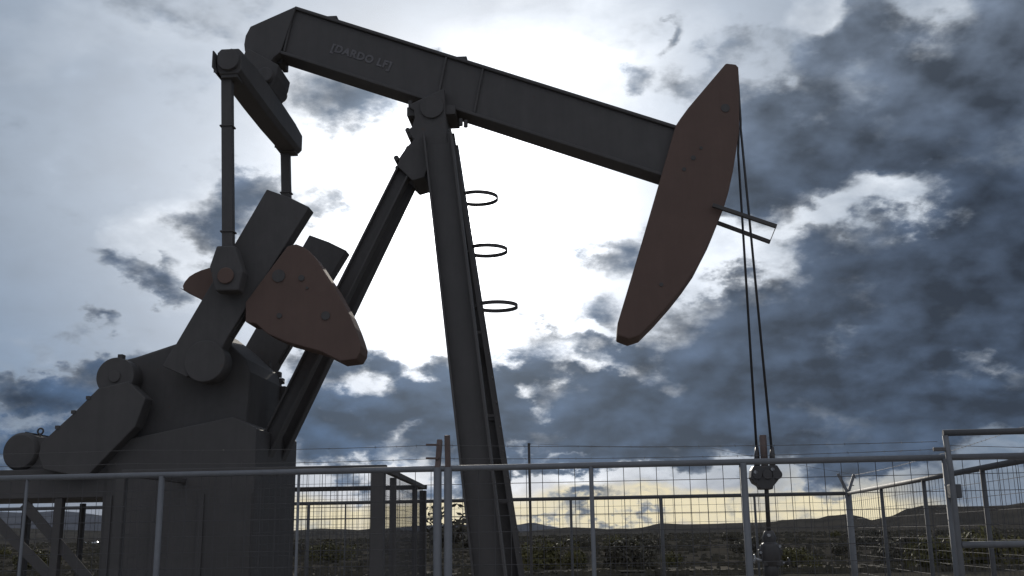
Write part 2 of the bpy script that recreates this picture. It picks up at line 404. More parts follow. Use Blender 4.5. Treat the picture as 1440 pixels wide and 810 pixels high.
def ridge(name, dist, prof, depth, col, rough, seed, foot=0.0):
    """a range of hills: crest heights from the photograph's skyline at their real distance"""
    bm = bmesh.new(); cols = []
    xs = [p[0] for p in prof]
    n = 220; rows = 16
    for i in range(n + 1):
        px = xs[0] + (xs[-1] - xs[0]) * i / n
        for k in range(len(prof) - 1):
            if prof[k][0] <= px <= prof[k + 1][0]:
                t = (px - prof[k][0]) / (prof[k + 1][0] - prof[k][0]); t = t * t * (3 - 2 * t) * .5 + t * .5
                py = prof[k][1] + (prof[k + 1][1] - prof[k][1]) * t; break
        d = ray(px, py); h = Vector((d.x, d.y, 0)).normalized(); tz = d.z / math.hypot(d.x, d.y)
        col_ = []
        for j in range(rows + 1):
            s = j / rows                                   # 0 = near foot, .6 = crest, 1 = far foot
            r = dist + depth * (s - .6)
            if s <= .6: q = s / .6; e = q ** 1.35
            else: e = 1 - ((s - .6) / .4) ** 1.5
            z = EYE + dist * tz
            P = h * r
            amp = (1 - e) * e * 4
            zz = -2 + (z + 2) * e + noise.fractal(Vector((P.x, P.y, seed)) * (9.0 / dist), .9, 2.1, 5) * dist * rough * (amp + .12)
            col_.append(bm.verts.new((P.x, P.y, zz)))
        cols.append(col_)
    for i in range(n):
        for j in range(rows): bm.faces.new((cols[i][j], cols[i + 1][j], cols[i + 1][j + 1], cols[i][j + 1])).smooth = True
    me = bpy.data.meshes.new(name); bm.to_mesh(me); bm.free(); me.materials.append(col)
    o = bpy.data.objects.new(name, me); COL.objects.link(o); tag(o, kind='structure')
HM1 = ground_mat('scrubby_hill_near', (.064, .058, .051), (.046, .043, .039), (.078, .069, .057), .02, False)
HM2 = ground_mat('scrubby_hill_far_hazed', (.080, .085, .105), (.066, .071, .087), (.092, .096, .11), .008, False)  # bluish tint puts the haze of distance into the hill colour
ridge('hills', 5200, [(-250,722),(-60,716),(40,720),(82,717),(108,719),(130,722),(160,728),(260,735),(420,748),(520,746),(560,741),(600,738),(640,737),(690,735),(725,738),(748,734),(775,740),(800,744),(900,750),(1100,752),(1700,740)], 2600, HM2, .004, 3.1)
ridge('hills', 2300, [(-250,745),(0,742),(150,746),(400,746),(455,742),(480,744),(505,746),(530,743),(560,744),(600,749),(700,752),(770,744),(800,741),(835,742),(868,745),(900,742),(930,735.5),(962,737),(1000,736.5),(1060,735),(1110,732),(1200,740),(1500,744),(1700,742)], 1200, HM1, .005, 8.7)
ridge('hills', 1150, [(880,756),(1000,750),(1070,740),(1100,731),(1150,730),(1166,725.5),(1192,724.5),(1210,727.5),(1226,733),(1252,727),(1276,715),(1300,709.5),(1332,708.5),(1350,711),(1380,710),(1412,709),(1440,705),(1540,700),(1700,712)], 620, HM1, .006, 5.5)

# ---------------------------------------------------------------- pumping unit
PF = Frame((0, 12.6, 0), R(3.83))
unit = thing('pumping_unit', 'large dark pumpjack with tilted walking beam and reddish curved horsehead', 'pumpjack', PF.O, -PF.a)
def pbuild(mb, name, m='steel', parent=unit, bevel=.012, label=None):
    o = mb.build(name, M[m], parent, bevel)
    if label: o['label'] = label
    return o
P = PF.p3

# walking beam: an I section with stiffeners
bw = .19
t0, t1 = PF.at(415, 8, -bw), PF.at(962, 179, -bw)
b0, b1 = PF.at(403, 92, bw), PF.at(940, 265, bw)
dT = Vector((t1[0] - t0[0], t1[1] - t0[1])).normalized(); nT = Vector((dT.y, -dT.x))
dB = Vector((b1[0] - b0[0], b1[1] - b0[1])).normalized(); nB = Vector((-dB.y, dB.x))
if nT.y > 0: nT = -nT
if nB.y < 0: nB = -nB
def off(p, n, d): return (p[0] + n.x * d, p[1] + n.y * d)
tf = .045
mb = MB()
mb.prism([t0, t1, off(t1, nT, tf), off(t0, nT, tf)], -bw, bw)
mb.prism([b0, b1, off(b1, nB, tf), off(b0, nB, tf)], -bw, bw)
mb.prism([off(t0, nT, tf), off(t1, nT, tf), off(b1, nB, tf), off(b0, nB, tf)], -.15, .15)
def lerp2(a, c, t): return (a[0] + (c[0] - a[0]) * t, a[1] + (c[1] - a[1]) * t)
for t in (.0, .405, .50):
    a_, c_ = lerp2(t0, t1, t), lerp2(b0, b1, t + .01)
    s0, s1 = off(a_, nT, tf), off(c_, nB, tf)
    mb.bar((s0[0], 0, s0[1]), (s1[0], 0, s1[1]), .37, .03, up=(dT.x, 0, dT.y))
beam = pbuild(mb, 'walking_beam')
beam_top = (t0, t1)
# top flange fittings
for px in (467, 655):
    q = lerp2(t0, t1, (px - 415) / 547); pbuild(MB().box((q[0], 0, q[1] + .012), (.16, .30, .05)), 'beam_clamp', 'steel', beam)
# tail block that carries the equalizer
mb = MB()
mb.prism(PF.poly([(417,8),(352,37),(345,50),(343,62),(344,72),(350,74),(352,80),(372,118,'f'),(388,112,'f'),(397,99,'f'),(406,92,'f')], -.2, .2), -.2, .2)
pbuild(mb, 'beam_tail')
mb = MB()
mb.prism(PF.poly([(350,72),(346,84),(352,108),(366,136),(384,126),(392,110),(395,96)], -.17, .17), -.28, .28)
mb.tube([P(372,104,-.36), P(372,104,-.36) + Vector((0, .72, 0))], .10, 20)
mb.box(tuple(P(398, 90, .1)), (.07, .3, .12))
pbuild(mb, 'tail_bearing', 'cast')
# lettering on the web
def text_mesh(body, size, name, m, parent, loc, ang, ext=.004):
    cu = bpy.data.curves.new(name, 'FONT'); cu.body = body; cu.size = size; cu.extrude = ext; cu.align_x = 'CENTER'; cu.align_y = 'CENTER'
    cu.space_character = 1.12; cu.offset = .006
    tmp = bpy.data.objects.new(name + '_src', cu); COL.objects.link(tmp)
    bpy.context.view_layer.update()
    me = bpy.data.meshes.new_from_object(tmp.evaluated_get(bpy.context.evaluated_depsgraph_get()))
    bpy.data.objects.remove(tmp); bpy.data.curves.remove(cu)
    me.name = name; me.materials.clear(); me.materials.append(m)
    o = bpy.data.objects.new(name, me); COL.objects.link(o); o.parent = parent
    o.matrix_local = Matrix.Translation(loc) @ Matrix.Rotation(ang, 4, 'Y') @ Matrix.Rotation(R(90), 4, 'X')
    return o
lu, lz = PF.at(508, 80, -.152)
text_mesh('[DARDO LF]', .142, 'lettering', M['letter'], beam, (lu, -.153, lz), -math.atan2(dT.y, dT.x))

# horsehead
mb = MB()
HH = [(1021,88.5),(1035,90),(1038.5,94),(1040,120),(1040,165),(1039.5,185),(1036,209),(1031,240),(1024.5,270),(1018,292),(1010,312),(1000,337),(979,378),(963,401),(945,424),(921,451),(900,472),(882,487,'f'),(866,481,'f'),(867,465,'f'),(896,368,'f'),(926,265,'f'),(946,196,'f'),(957,166),(968,151)]
mb.prism(PF.poly(HH, -.24, .24), -.24, .24)
head = pbuild(mb, 'horsehead', 'red', bevel=.018)
mb = MB()
for (px, py, r) in ((1020,152,.055),(975,222,.03),(986,208,.02),(962,238,.025),(930,400,.025)):
    q = P(px, py, -.24); pbuild(MB().tube([q + Vector((0, -.008, 0)), q + Vector((0, .02, 0))], r, 14), 'bolt_plate', 'cast', head, 0)
# cable keeper: two rods and a wire link
mb = MB()
for v, (a, c) in ((-.3, ((1002,288.5),(1092,318.5))), (.3, ((1000,310),(1083,340.5)))):
    mb.bar(P(*a, v), P(*c, v), .05, .045)
k0, k1 = P(1091.5, 318, -.3), P(1082.5, 340, .3)
mb.tube([k0, k1], .006, 6)
pbuild(mb, 'cable_keeper', 'steel', head, .004)
# bridle
ct_n, ct_f = P(1040, 168, -.15), P(1037.5, 190, .15)
cb_n, cb_f = P(1086, 642, -.05), P(1064.5, 640, .05)
kn, kf = P(1041.5, 180, -.15), P(1038, 215, .15)
for nm, pts in (('bridle_cable', [P(1036, 120, -.15) + Vector((.02, 0, 0)), ct_n + Vector((.012, 0, 0)), kn, cb_n]), ('bridle_cable', [P(1034, 150, .15) + Vector((.02, 0, 0)), ct_f + Vector((.012, 0, 0)), kf, cb_f])):
    pbuild(MB().tube(pts, .015, 8), nm, 'cable', bevel=0)
mb = MB()
mb.prism(PF.poly([(1060,655),(1093,654),(1098,662),(1097,672),(1091,680),(1088,683),(1087,688),(1069,688),(1067,683),(1060,679),(1056,671),(1057,661)], -.10, .10), -.10, .10)
car = pbuild(mb, 'carrier_bar', 'well', bevel=.01)
mb = MB()
for px, v in ((1064.5, .05), (1086, -.05)):
    pbuild(MB().tube([P(px, 628, v), P(px, 640, v), P(px + .3, 656, v)], [.018, .032, .036], 12), 'cable_socket', 'rod', car, 0)
for px, py in ((1062, 664), (1086, 660)):
    q = P(px, py, -.10); pbuild(MB().tube([q, q + Vector((0, -.03, 0))], .02, 10), 'pin', 'bright', car, 0)
for px in (1063, 1077, 1091):
    q = P(px, 668, 0); pbuild(MB().tube([(q.x, -.125, q.z), (q.x, .125, q.z)], .055, 16), 'socket_housing', 'well', car, .006)
mb = MB()
mb.tube([P(1072.5, 612, 0), P(1075.5, 656, 0)], .042, 14)
pbuild(mb, 'rod_clamp', 'rust', car, 0)
pbuild(MB().tube([P(1075.5, 650, 0), P(1078, 690, 0), P(1084, 800, 0)], .026, 12), 'polished_rod', 'rod', bevel=0)

# samson post: two front legs, two back legs, top plates, struts
mb0 = MB()
zf = .35
def leg_line(a, va, c, vc):
    A, B = P(*a, va), P(*c, vc); t = (zf - A.z) / (B.z - A.z); return A, A + (B - A) * t
fA, fB = leg_line((616,190), -.27, (680,735), -.95)
rA, rB = leg_line((583,212), -.20, (410,560), -.26)
def mir(p): return Vector((p.x, -p.y, p.z))
def channel(a, c, w, d, m='steel', name='samson_leg'):
    """two flanges and a web"""
    dr = (c - a).normalized(); sd = Vector((1, 0, 0)); sd = (sd - dr * sd.dot(dr)).normalized(); n = dr.cross(sd).normalized()
    mb = MB()
    mb.bar(a, c, .022, w * .995, up=sd) 
    for s_ in (-1, 1):
        mb.bar(a + sd * (s_ * (w / 2 - .012)), c + sd * (s_ * (w / 2 - .012)), d, .024, up=sd)
    return pbuild(mb, name, m, bevel=.004)
channel(fA, fB, .36, .24); channel(mir(fA), mir(fB), .38, .24)
channel(rA, rB, .19, .16, name='back_leg'); channel(mir(rA), mir(rB), .19, .16, name='back_leg')
for t in (.20, .42, .66, .9):
    a = fA + (fB - fA) * t
    pbuild(MB().bar(a, mir(a), .12, .12), 'cross_strut', bevel=.004)
for t in (.35, .75):
    a = rA + (rB - rA) * t
    pbuild(MB().bar(a, mir(a), .08, .08), 'cross_strut', bevel=.004)
mb = MB()
mb.prism(PF.poly([(575,147),(576,151),(582,155),(583,166),(579,178),(575,181),(577,190),(582,196),(572,206),(561,222),(560,235),(572,246),(580,254),(597,249),(614,247,'f'),(640,246,'f'),(634,175,'f'),(633,150,'f')], -.30, .30), -.30, .30)
post_top = pbuild(mb, 'post_top', 'cast')
mb = MB()
mb.tube([P(607, 150, -.33), P(607, 150, -.33) + Vector((0, .66, 0))], .15, 24)
mb.box(tuple(P(610, 166, 0)), (.62, .5, .12))
for px, py in ((648,175),(655,177),(577,150)):
    for v in (-.13, .13): mb.tube([P(px, py - 8, v), P(px, py + 2, v)], .028, 8)
pbuild(mb, 'center_bearing', 'cast', bevel=.006)
mb = MB()
for px, py in ((560,223),(562,237),(576,184),(579,191)):
    q = P(px, py, -.2); pbuild(MB().tube([q + Vector((-.02, -.03, 0)), q + Vector((-.02, .43, 0))], .035, 8), 'flange_bolt', 'cast', post_top, 0)

# ladder with safety hoops on the face of the far front leg
mb = MB()
lt, lb = P(639, 196, .24), P(722, 735, .62)
lb = lt + (lb - lt) * ((.45 - lt.z) / (lb.z - lt.z))
w2 = Vector((0, .21, 0))
mb.bar(lt - w2, lb - w2, .016, .05); mb.bar(lt + w2, lb + w2, .016, .05)
nr = int((lt - lb).length / .30)
for i in range(1, nr): 
    q = lt + (lb - lt) * (i / nr); mb.tube([q - w2, q + w2], .012, 6)
ladder = pbuild(mb, 'ladder', 'steel', bevel=0)
mb = MB()
for i in range(6):
    q = lt + (lb - lt) * ((i + .5) / 6); 
    for s_ in (-1, 1): pbuild(MB().bar(q + w2 * s_, q + w2 * s_ + Vector((-.12, 0, 0)), .03, .03), 'ladder_bracket', 'steel', ladder, 0)
for px, py in ((671,279),(684,352.5),(698,431)):
    c = P(px, py, .42); pts = []
    n = 44
    for i in range(n): pts.append(c + Vector((.27 * math.cos(2 * math.pi * i / n), .27 * math.sin(2 * math.pi * i / n), 0)))
    mb = MB()
    for i in range(n):
        a, b_ = pts[i], pts[(i + 1) % n]; mb.bar(a, b_, .010, .048)
    pbuild(mb, 'safety_hoop', 'steel', ladder, 0)

# equalizer and pitman arms
VP_ = 1.24
ez = P(327, 92, -VP_)
eu, ezz = ez.x, ez.z
mb = MB()
mid = .0
ends = []
prof = [(-1.36, .15, .16), (-1.0, .16, .19), (-.3, .165, .21), (.3, .165, .21), (1.0, .16, .19), (1.36, .15, .16)]
rings = []
for v, hw, hh in prof:
    rings.append([mb.bm.verts.new((eu + a * hw, v, ezz + c * hh)) for a, c in ((-1, -.7), (-.7, -1), (.7, -1), (1, -.7), (1, .7), (.7, 1), (-.7, 1), (-1, .7))])
fs = [mb.bm.faces.new(rings[0]), mb.bm.faces.new(rings[-1][::-1])]
for i in range(5):
    for k in range(8): fs.append(mb.bm.faces.new((rings[i][k], rings[i + 1][k], rings[i + 1][(k + 1) % 8], rings[i][(k + 1) % 8])))
bmesh.ops.recalc_face_normals(mb.bm, faces=fs)
eq = pbuild(mb, 'equalizer', 'steel')
for s_ in (-1, 1):
    mb = MB(); v = s_ * VP_
    mb.prism([(eu - .20, ezz + .13), (eu - .18, ezz + .13), (eu - .165, ezz - .0), (eu - .165, ezz - .15), (eu - .14, ezz - .15), (eu - .20, ezz - .08)], v - .15, v + .13)
    mb.tube([(eu, v - .17, ezz), (eu, v + .17, ezz)], .13, 18)
    mb.tube([(eu - .02, v, ezz + .16), (eu - .02, v, ezz + .215)], .018, 8)
    mb.box((eu, v, ezz - .17), (.2, .2, .06))
    pbuild(mb, 'equalizer_bearing', 'cast', eq, .006)
wp = P(322, 391, -VP_)                       # wrist pin
for s_ in (-1, 1):
    v = s_ * VP_
    mb = MB()
    top = Vector((eu - .055, v, ezz - .15)); bot = Vector((wp.x - .01, v, wp.z + .12))
    mb.bar(top, bot, .10, .125, up=(1, 0, 0))
    for t in (.27, .82):
        q = top + (bot - top) * t; mb.box(tuple(q), (.16, .13, .02))
    pt = pbuild(mb, 'pitman_arm', 'steel', bevel=.006)
    mb = MB()
    mb.prism([(wp.x - .13, wp.z + .36), (wp.x + .08, wp.z + .36), (wp.x + .19, wp.z + .05), (wp.x + .15, wp.z - .17), (wp.x - .12, wp.z - .17), (wp.x - .20, wp.z + .12)], v - .1, v + .1)
    pbuild(mb, 'wrist_pin_bearing', 'cast', pt, .02)
    pbuild(MB().tube([(wp.x, v - s_ * -.1, wp.z), (wp.x, v + s_ * .13, wp.z)], .095, 20), 'pin_cap', 'red', pt, .01)

# cranks and counterweights (the same outline near and far)
cv0, cv1 = -1.08, -.86
CP = [(375,266),(406,277),(435,291),(330,477,'f'),(318,500,'f'),(300,520,'f'),(262,530),(228,515),(236,500),(247,484)]
cpoly = PF.poly(CP, cv0, cv1)
teeth0, teeth1 = Vector((cpoly[2][0], cpoly[2][1])), Vector((cpoly[3][0], cpoly[3][1]))
for s_ in (-1, 1):
    mb = MB(); a, c = (cv0, cv1) if s_ < 0 else (-cv1, -cv0)
    mb.prism(cpoly, a, c)
    for i in range(52, 96):
        q = teeth0 + (teeth1 - teeth0) * (i / 96); mb.box((q.x, (a + c) / 2, q.y), (.035, .12, .022))
    cr = pbuild(mb, 'crank_arm', 'cast', bevel=.012)
    mb = MB(); q = P(288, 508, cv0)
    mb.tube([(q.x, a - .02, q.z), (q.x, c + .02, q.z)], .24, 28)
    pbuild(mb, 'crank_hub', 'cast', cr, .012)
wv0, wv1 = -1.13, -.74
W1 = [(404,346),(416,343),(424,346),(434,352),(446,366),(456,382),(470,403),(481,423),(491,441),(499,460),(504,474),(507.5,486),(506.5,496),(501,505),(489,515.5,'f'),(480,511,'f'),(462,502,'f'),(440,496,'f'),(415,489,'f'),(390,478,'f'),(374,464,'f'),(358,455),(345,453),(345,425)]
wt = pbuild(MB().prism(PF.poly(W1, wv0, wv1), wv0, wv1), 'counterweight', 'red', bevel=.015, label='large reddish leaf shaped counterweight on the near crank')
mb = MB()
for px, py, r in ((392,388,.075),(424,391,.035),(393,444,.03),(458,444,.05),(432,405,.015)):
    q = P(px, py, wv0); pbuild(MB().tube([q + Vector((0, -.014, 0)), q + Vector((0, .02, 0))], r, 16), 'weight_bolt', 'cast', wt, 0)
W2 = [(322,362),(310,371),(296,376),(283,380),(274,384),(266,389),(260,396),(257,402),(258,407),(266,413,'f'),(280,420,'f'),(294,428,'f'),(318,440,'f'),(350,400)]
pbuild(MB().prism(PF.poly(W2, -1.04, -.70), -1.04, -.70), 'counterweight', 'red', bevel=.03, label='small dark red counterweight behind the near pitman arm')

# gearbox, its covers, brake drum
gv0, gv1 = -.68, .68
GP = [(150,530),(163,504),(178,505),(190,502),(247,483),(285,468),(333,477,'f'),(360,498,'f'),(392,528,'f'),(398,545,'f'),(396,580,'f'),(392,625,'f'),(150,632)]
gb = pbuild(MB().prism(PF.poly(GP, gv0, gv1), gv0, gv1), 'gearbox', 'cast', bevel=.03)
mb = MB()
for px, py in ((171,503),(377,512),(392,527),(396,536)):
    q = P(px, py, gv1 if px > 300 else gv0); pbuild(MB().box(tuple(q), (.06, .09, .07)), 'gearbox_bolt', 'cast', gb, .004)
mb = MB(); q = P(398, 555, gv1 - .05); mb.box(tuple(q), (.10, .16, .20)); q = P(391, 541, gv1 - .05); mb.tube([q, q + Vector((.07, 0, .05))], .03, 8)
pbuild(mb, 'breather', 'cast', gb, .004)
q = P(163, 530, -.95)
mb = MB(); mb.tube([(q.x, -.98, q.z), (q.x, -.72, q.z)], .222, 36); mb.tube([(q.x, -1.0, q.z), (q.x, -.6, q.z)], .07, 16)
pbuild(mb, 'brake_drum', 'cast', bevel=.008)
# belt guard and motor
BG = [(138,546),(104,580),(68,613),(58,622),(54,640),(60,660),(120,672),(190,600),(205,560),(180,536)]
bgp = PF.poly(BG, -1.02, -1.02)
guard = pbuild(MB().prism(bgp, -1.02, -.80), 'belt_guard', 'steel', bevel=.012)
mb = MB()
for t in (.2, .5, .82):
    qx = Vector((bgp[0][0] + (bgp[2][0] - bgp[0][0]) * t, -.91, bgp[0][1] + (bgp[2][1] - bgp[0][1]) * t)); pbuild(MB().box(tuple(qx), (.05, .24, .04)), 'guard_clip', 'steel', guard, .003)
mb = MB(); q = P(29, 635, -.62)
mb.tube([(q.x, -.66, q.z), (q.x, -.60, q.z), (q.x, .2, q.z), (q.x, .28, q.z)], [.19, .225, .225, .17], 30)
for k in range(9):
    t = math.pi * (k / 8); mb.bar((q.x + .23 * math.cos(t), -.55, q.z + .23 * math.sin(t)), (q.x + .23 * math.cos(t), .15, q.z + .23 * math.sin(t)), .014, .014)
motor = pbuild(mb, 'motor', 'cast', bevel=0)
mb = MB(); mb.prism(PF.poly([(30,609),(46,612),(54,614.5),(72,614),(72,664),(16,664)], -.62, -.62), -.60, .10)
pbuild(mb, 'motor_housing', 'cast', motor, .01)
q = P(57, 606.5, -.5); mb = MB().ring(tuple(q), .034, .011, 'Y', 20, 8); mb.tube([q - Vector((0, 0, .034)), q - Vector((0, 0, .09))], .012, 8)
pbuild(mb, 'lifting_eye', 'cast', motor, 0)

# base: high stand under the gearbox, motor platform on struts, skid
sv0, sv1 = -.85, .85
SP = PF.poly([(146,706),(146,662),(150,624),(388,606,'f'),(404,613,'f'),(415,621,'f')], sv0, sv1)
x_r = PF.at(415, 700, sv1)[0]; x_l = PF.at(146, 730, sv0)[0]
mb = MB(); mb.prism([(x_l, .28), SP[1], SP[2], SP[3], SP[4], (x_r, SP[5][1]), (x_r, .28)], sv0, sv1)
stand = pbuild(mb, 'gearbox_stand', 'steel', bevel=.012)
mb = MB()
for f in (.0, .33, .66, 1.0):
    u = x_l + .05 + (x_r - x_l - .1) * f; pbuild(MB().box((u, sv0 - .012, 1.2), (.07, .02, 1.8)), 'stiffener', 'steel', stand, .003)
zt, zb = PF.at(60, 660, sv0)[1], PF.at(110, 707, .7)[1]
u_l = PF.at(-160, 690, sv0)[0]
mb = MB(); mb.prism([(u_l, zb), (x_l + .02, zb), (x_l + .02, zt), (u_l, zt)], sv0, .7)
plat = pbuild(mb, 'motor_platform', 'steel', bevel=.01)
for px in (78, -60):
    u = PF.at(px, 740, sv0)[0]
    for v in (sv0 + .06, .64): pbuild(MB().bar((u, v, zb), (u, v, .28), .09, .09), 'platform_leg', 'steel', plat, .004)
for a, c in ((34, 112), (-30, 60)):
    A, B = P(a, 708, sv0 + .06), P(c, 800, sv0 + .06); t = (.28 - A.z) / (B.z - A.z)
    pbuild(MB().bar(A, A + (B - A) * t, .015, .12), 'platform_brace', 'steel', plat, .004)
A = P(117, 708, .64); pbuild(MB().bar(A, (A.x, .64, .28), .06, .06), 'platform_leg', 'steel', plat, .003)
xs0, xs1 = u_l + .1, fB.x + .4
mb = MB()
for v in (-.95, .95):
    mb.box(((xs0 + xs1) / 2, v, .30), (xs1 - xs0, .2, .024)); mb.box(((xs0 + xs1) / 2, v, .172), (xs1 - xs0, .2, .024)); mb.box(((xs0 + xs1) / 2, v, .236), (xs1 - xs0, .03, .10))
for u in (xs0 + .1, x_l, x_r, fB.x): mb.box((u, 0, .225), (.16, 1.7, .15))
pbuild(mb, 'skid', 'steel', bevel=.004)
pad = MB().box(((xs0 + xs1) / 2, 0, .07), (xs1 - xs0 + 1.0, 3.2, .18)).build('concrete_pad', M['concrete'], None, .02)
pad.location = PF.O; pad.rotation_euler = (0, 0, -PF.a); tag(pad, kind='structure')

# ---------------------------------------------------------------- wellhead under the rod
q = P(1084, 790, 0)
wx = q.x
well = thing('wellhead', 'dark wellhead with small shiny valves below the pumpjack polished rod', 'wellhead', PF.world(wx, 0, 0), -PF.a)
mb = MB()
mb.tube([(0, 0, 0), (0, 0, .5)], .16, 20); mb.tube([(0, 0, .45), (0, 0, .53)], .24, 20); mb.tube([(0, 0, .54), (0, 0, .62)], .24, 20)
mb.tube([(0, 0, .6), (0, 0, 1.05)], .11, 18); mb.tube([(0, 0, .95), (0, 0, 1.02)], .17, 18)
mb.build('casing_head', M['well'], well, .004)
mb = MB(); mb.tube([(0, 0, 1.0), (0, 0, 1.34)], .085, 16); mb.tube([(-.30, 0, .84), (.32, 0, .84)], .055, 14); mb.tube([(-.32, 0, .84), (-.27, 0, .84)], .095, 14); mb.tube([(.27, 0, .84), (.34, 0, .84)], .095, 14)
mb.build('flow_tee', M['well'], well)
mb = MB(); mb.tube([(0, 0, 1.20), (0, 0, 1.30), (0, 0, 1.44), (0, 0, 1.47), (0, 0, 1.52), (0, 0, 1.60)], [.085, .12, .115, .07, .085, .05], 18); mb.box((0, 0, 1.36), (.27, .08, .07)); mb.box((.02, -.03, 1.24), (.22, .10, .06))
sb = mb.build('stuffing_box', M['well'], well, .008)
for q, r in (((-.115, -.05, 1.36), .016), ((.10, -.05, 1.43), .02), ((-.02, -.10, 1.55), .018), ((.13, -.05, 1.25), .014)):
    MB().tube([(q[0], q[1] + .03, q[2]), (q[0], q[1] - .03, q[2])], r, 8).build('bolt', M['bright'], sb)
for s_, z in ((-1, 1.28), (1, 1.24)):
    mb = MB(); mb.tube([(s_ * .05, -.02, z - .02), (s_ * .19, -.05, z + .01)], .016, 8); mb.ring((s_ * .19, -.05, z + .01), .045, .009, 'X', 18, 6)
    mb.tube([(s_ * .19, -.095, z + .01), (s_ * .19, -.005, z + .01)], .006, 6)
    mb.build('valve', M['bright' if s_ < 0 else 'well'], well)
mb = MB(); mb.tube([(.34, 0, .84), (.6, 0, .84), (.68, 0, .76), (.68, 0, 0)], .045, 12); mb.build('flow_line', M['well'], well)

# ---------------------------------------------------------------- crank guard cage
gvn, gvf = -2.45, 1.75
zc = PF.at(545, 658, gvn)[1]
ug0, ug1 = PF.at(170, 700, gvn)[0], PF.at(536, 700, gvn)[0]; ug2 = PF.at(595, 700, gvf)[0]
cage = thing('crank_guard_cage', 'dark brown tubular safety cage with mesh panels around the pumpjack stand', 'safety cage', PF.O, -PF.a)
def mesh_panel(mb, p0, p1, z0, z1, cell_u, cell_z, r):
    p0, p1 = Vector(p0), Vector(p1); L = (p1 - p0).length; n = max(1, int(round(L / cell_u)))
    for i in range(1, n):
        q = p0 + (p1 - p0) * (i / n); mb.tube([(q.x, q.y, z0), (q.x, q.y, z1)], r, 4, smooth=False)
    m_ = max(1, int(round((z1 - z0) / cell_z)))
    for j in range(1, m_):
        z = z0 + (z1 - z0) * j / m_; mb.tube([(p0.x, p0.y + r * 1.6, z), (p1.x, p1.y + r * 1.6, z)], r, 4, smooth=False)
    return mb
mb = MB()
mb.bar((ug0, gvn, zc), (ug1 + .05, gvn, zc), .06, .06); mb.bar((ug0, gvf, zc), (ug2 + .05, gvf, zc), .06, .06); mb.bar((ug1, gvn + .03, zc), (ug2, gvf - .03, zc), .06, .055); mb.bar((ug0, gvn + .03, zc), (ug0, gvf - .03, zc), .06, .055)
mb.build('top_rail', M['guard'], cage, .006)
for (u, v, w) in ((ug1 - .03, gvn, .125), (ug1 + (ug2 - ug1) * .22, gvn + .22 * 4.2, .065), (ug1 + (ug2 - ug1) * .74, gvn + .74 * 4.2, .06), (ug2, gvf, .085), (ug0, gvn, .09), (ug0, gvf, .09)):
    MB().box((u, v, zc / 2 - .03), (w, w, zc - .03)).build('post', M['guard'], cage, .006)
MB().bar((ug0, gvf + .03, 1.0), (ug2, gvf + .03, 1.0), .05, .05).build('middle_rail', M['guard'], cage, .004)
for a, c in (((ug0, gvn, 0), (ug1, gvn, 0)), ((ug0, gvf, 0), (ug2, gvf, 0)), ((ug1, gvn, 0), (ug2, gvf, 0))):
    mesh_panel(MB(), a, c, .1, zc - .03, .055, .11, .0019).build('mesh_panel', M['wire'], cage)

# ---------------------------------------------------------------- fences
FF = Frame((0, 9.2, 0), R(6.5))
fz = FF.at(850, 654, 0)[1]                    # top rail height
DEP = 8.6                                    # depth of the enclosure
uC = FF.at(1193, 700, DEP)[0]
def fence(name, label, posts, u0, u1, v, dirv, rail_m, post_m, cell, r_wire, rail_r, extra=None):
    t = thing(name, label, 'fence', FF.world(u0 if dirv == 'u' else uC, v if dirv == 'u' else 0, 0), -FF.a if dirv == 'u' else -FF.a + R(90))
    L = u1 - u0
    MB().tube([(0, 0, fz), (L, 0, fz)], rail_r, 12).build('top_rail', M[rail_m], t)
    MB().tube([(0, 0, .12), (L, 0, .12)], rail_r * .8, 8).build('bottom_rail', M[rail_m], t)
    for p, rad in posts:
        MB().tube([(p - u0, -rail_r * .2, 0), (p - u0, -rail_r * .2, fz - rail_r * .4)], rad, 12).build('post', M[post_m], t)
    mesh_panel(MB(), (0, rail_r * .8, 0), (L, rail_r * .8, 0), .12, fz, cell, cell, r_wire).build('mesh_panel', M['wire'], t)
    return t
def fu(px, v=0, py=720): return FF.at(px, py, v)[0]
front_posts = [(fu(35), .014), (fu(225), .026), (fu(419), .013), (fu(833), .019), (fu(1049), .030), (fu(1338), .036), (fu(-150), .026), (fu(-330), .02)]
u0, u1 = fu(-420), uC
front = fence('wire_mesh_fence', 'nearest galvanised mesh fence running across in front of the pumpjack', front_posts, u0, u1, 0, 'u', 'galv', 'galv', .14, .0028, .026)
far_posts = [(fu(434, DEP), .028), (fu(486, DEP), .014), (fu(803, DEP), .022), (fu(930, DEP), .03), (fu(1062, DEP), .02), (fu(610, DEP), .014), (fu(-100, DEP), .028), (fu(117, DEP), .03), (fu(300, DEP), .028)]
u0f = fu(-500, DEP)
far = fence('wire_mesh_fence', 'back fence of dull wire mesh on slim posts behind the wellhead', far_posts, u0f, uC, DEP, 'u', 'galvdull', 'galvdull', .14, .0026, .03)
# side fence: runs from the forked corner post towards the camera
t = thing('wire_mesh_fence', 'receding side fence on the right with rail sloping down to forked post', 'fence', FF.world(uC, 0, 0), -FF.a)
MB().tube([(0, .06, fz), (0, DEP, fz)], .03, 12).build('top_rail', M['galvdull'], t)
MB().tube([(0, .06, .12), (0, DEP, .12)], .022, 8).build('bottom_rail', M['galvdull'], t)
def side_v(px, py):
    d = ray(px, py); k = (uC - (CAM - FF.O).dot(FF.ux)) / d.dot(FF.ux); return (CAM + d * k - FF.O).dot(FF.uy)
for px, py in ((1243,730),(1303,720),(1388,720)):
    MB().tube([(0, side_v(px, py), 0), (0, side_v(px, py), fz)], .026, 10).build('post', M['galvdull'], t)
mb = MB(); n = int((DEP - .1) / .14)
for i in range(1, n): mb.tube([(.025, DEP * i / n, .12), (.025, DEP * i / n, fz)], .0024, 4, smooth=False)
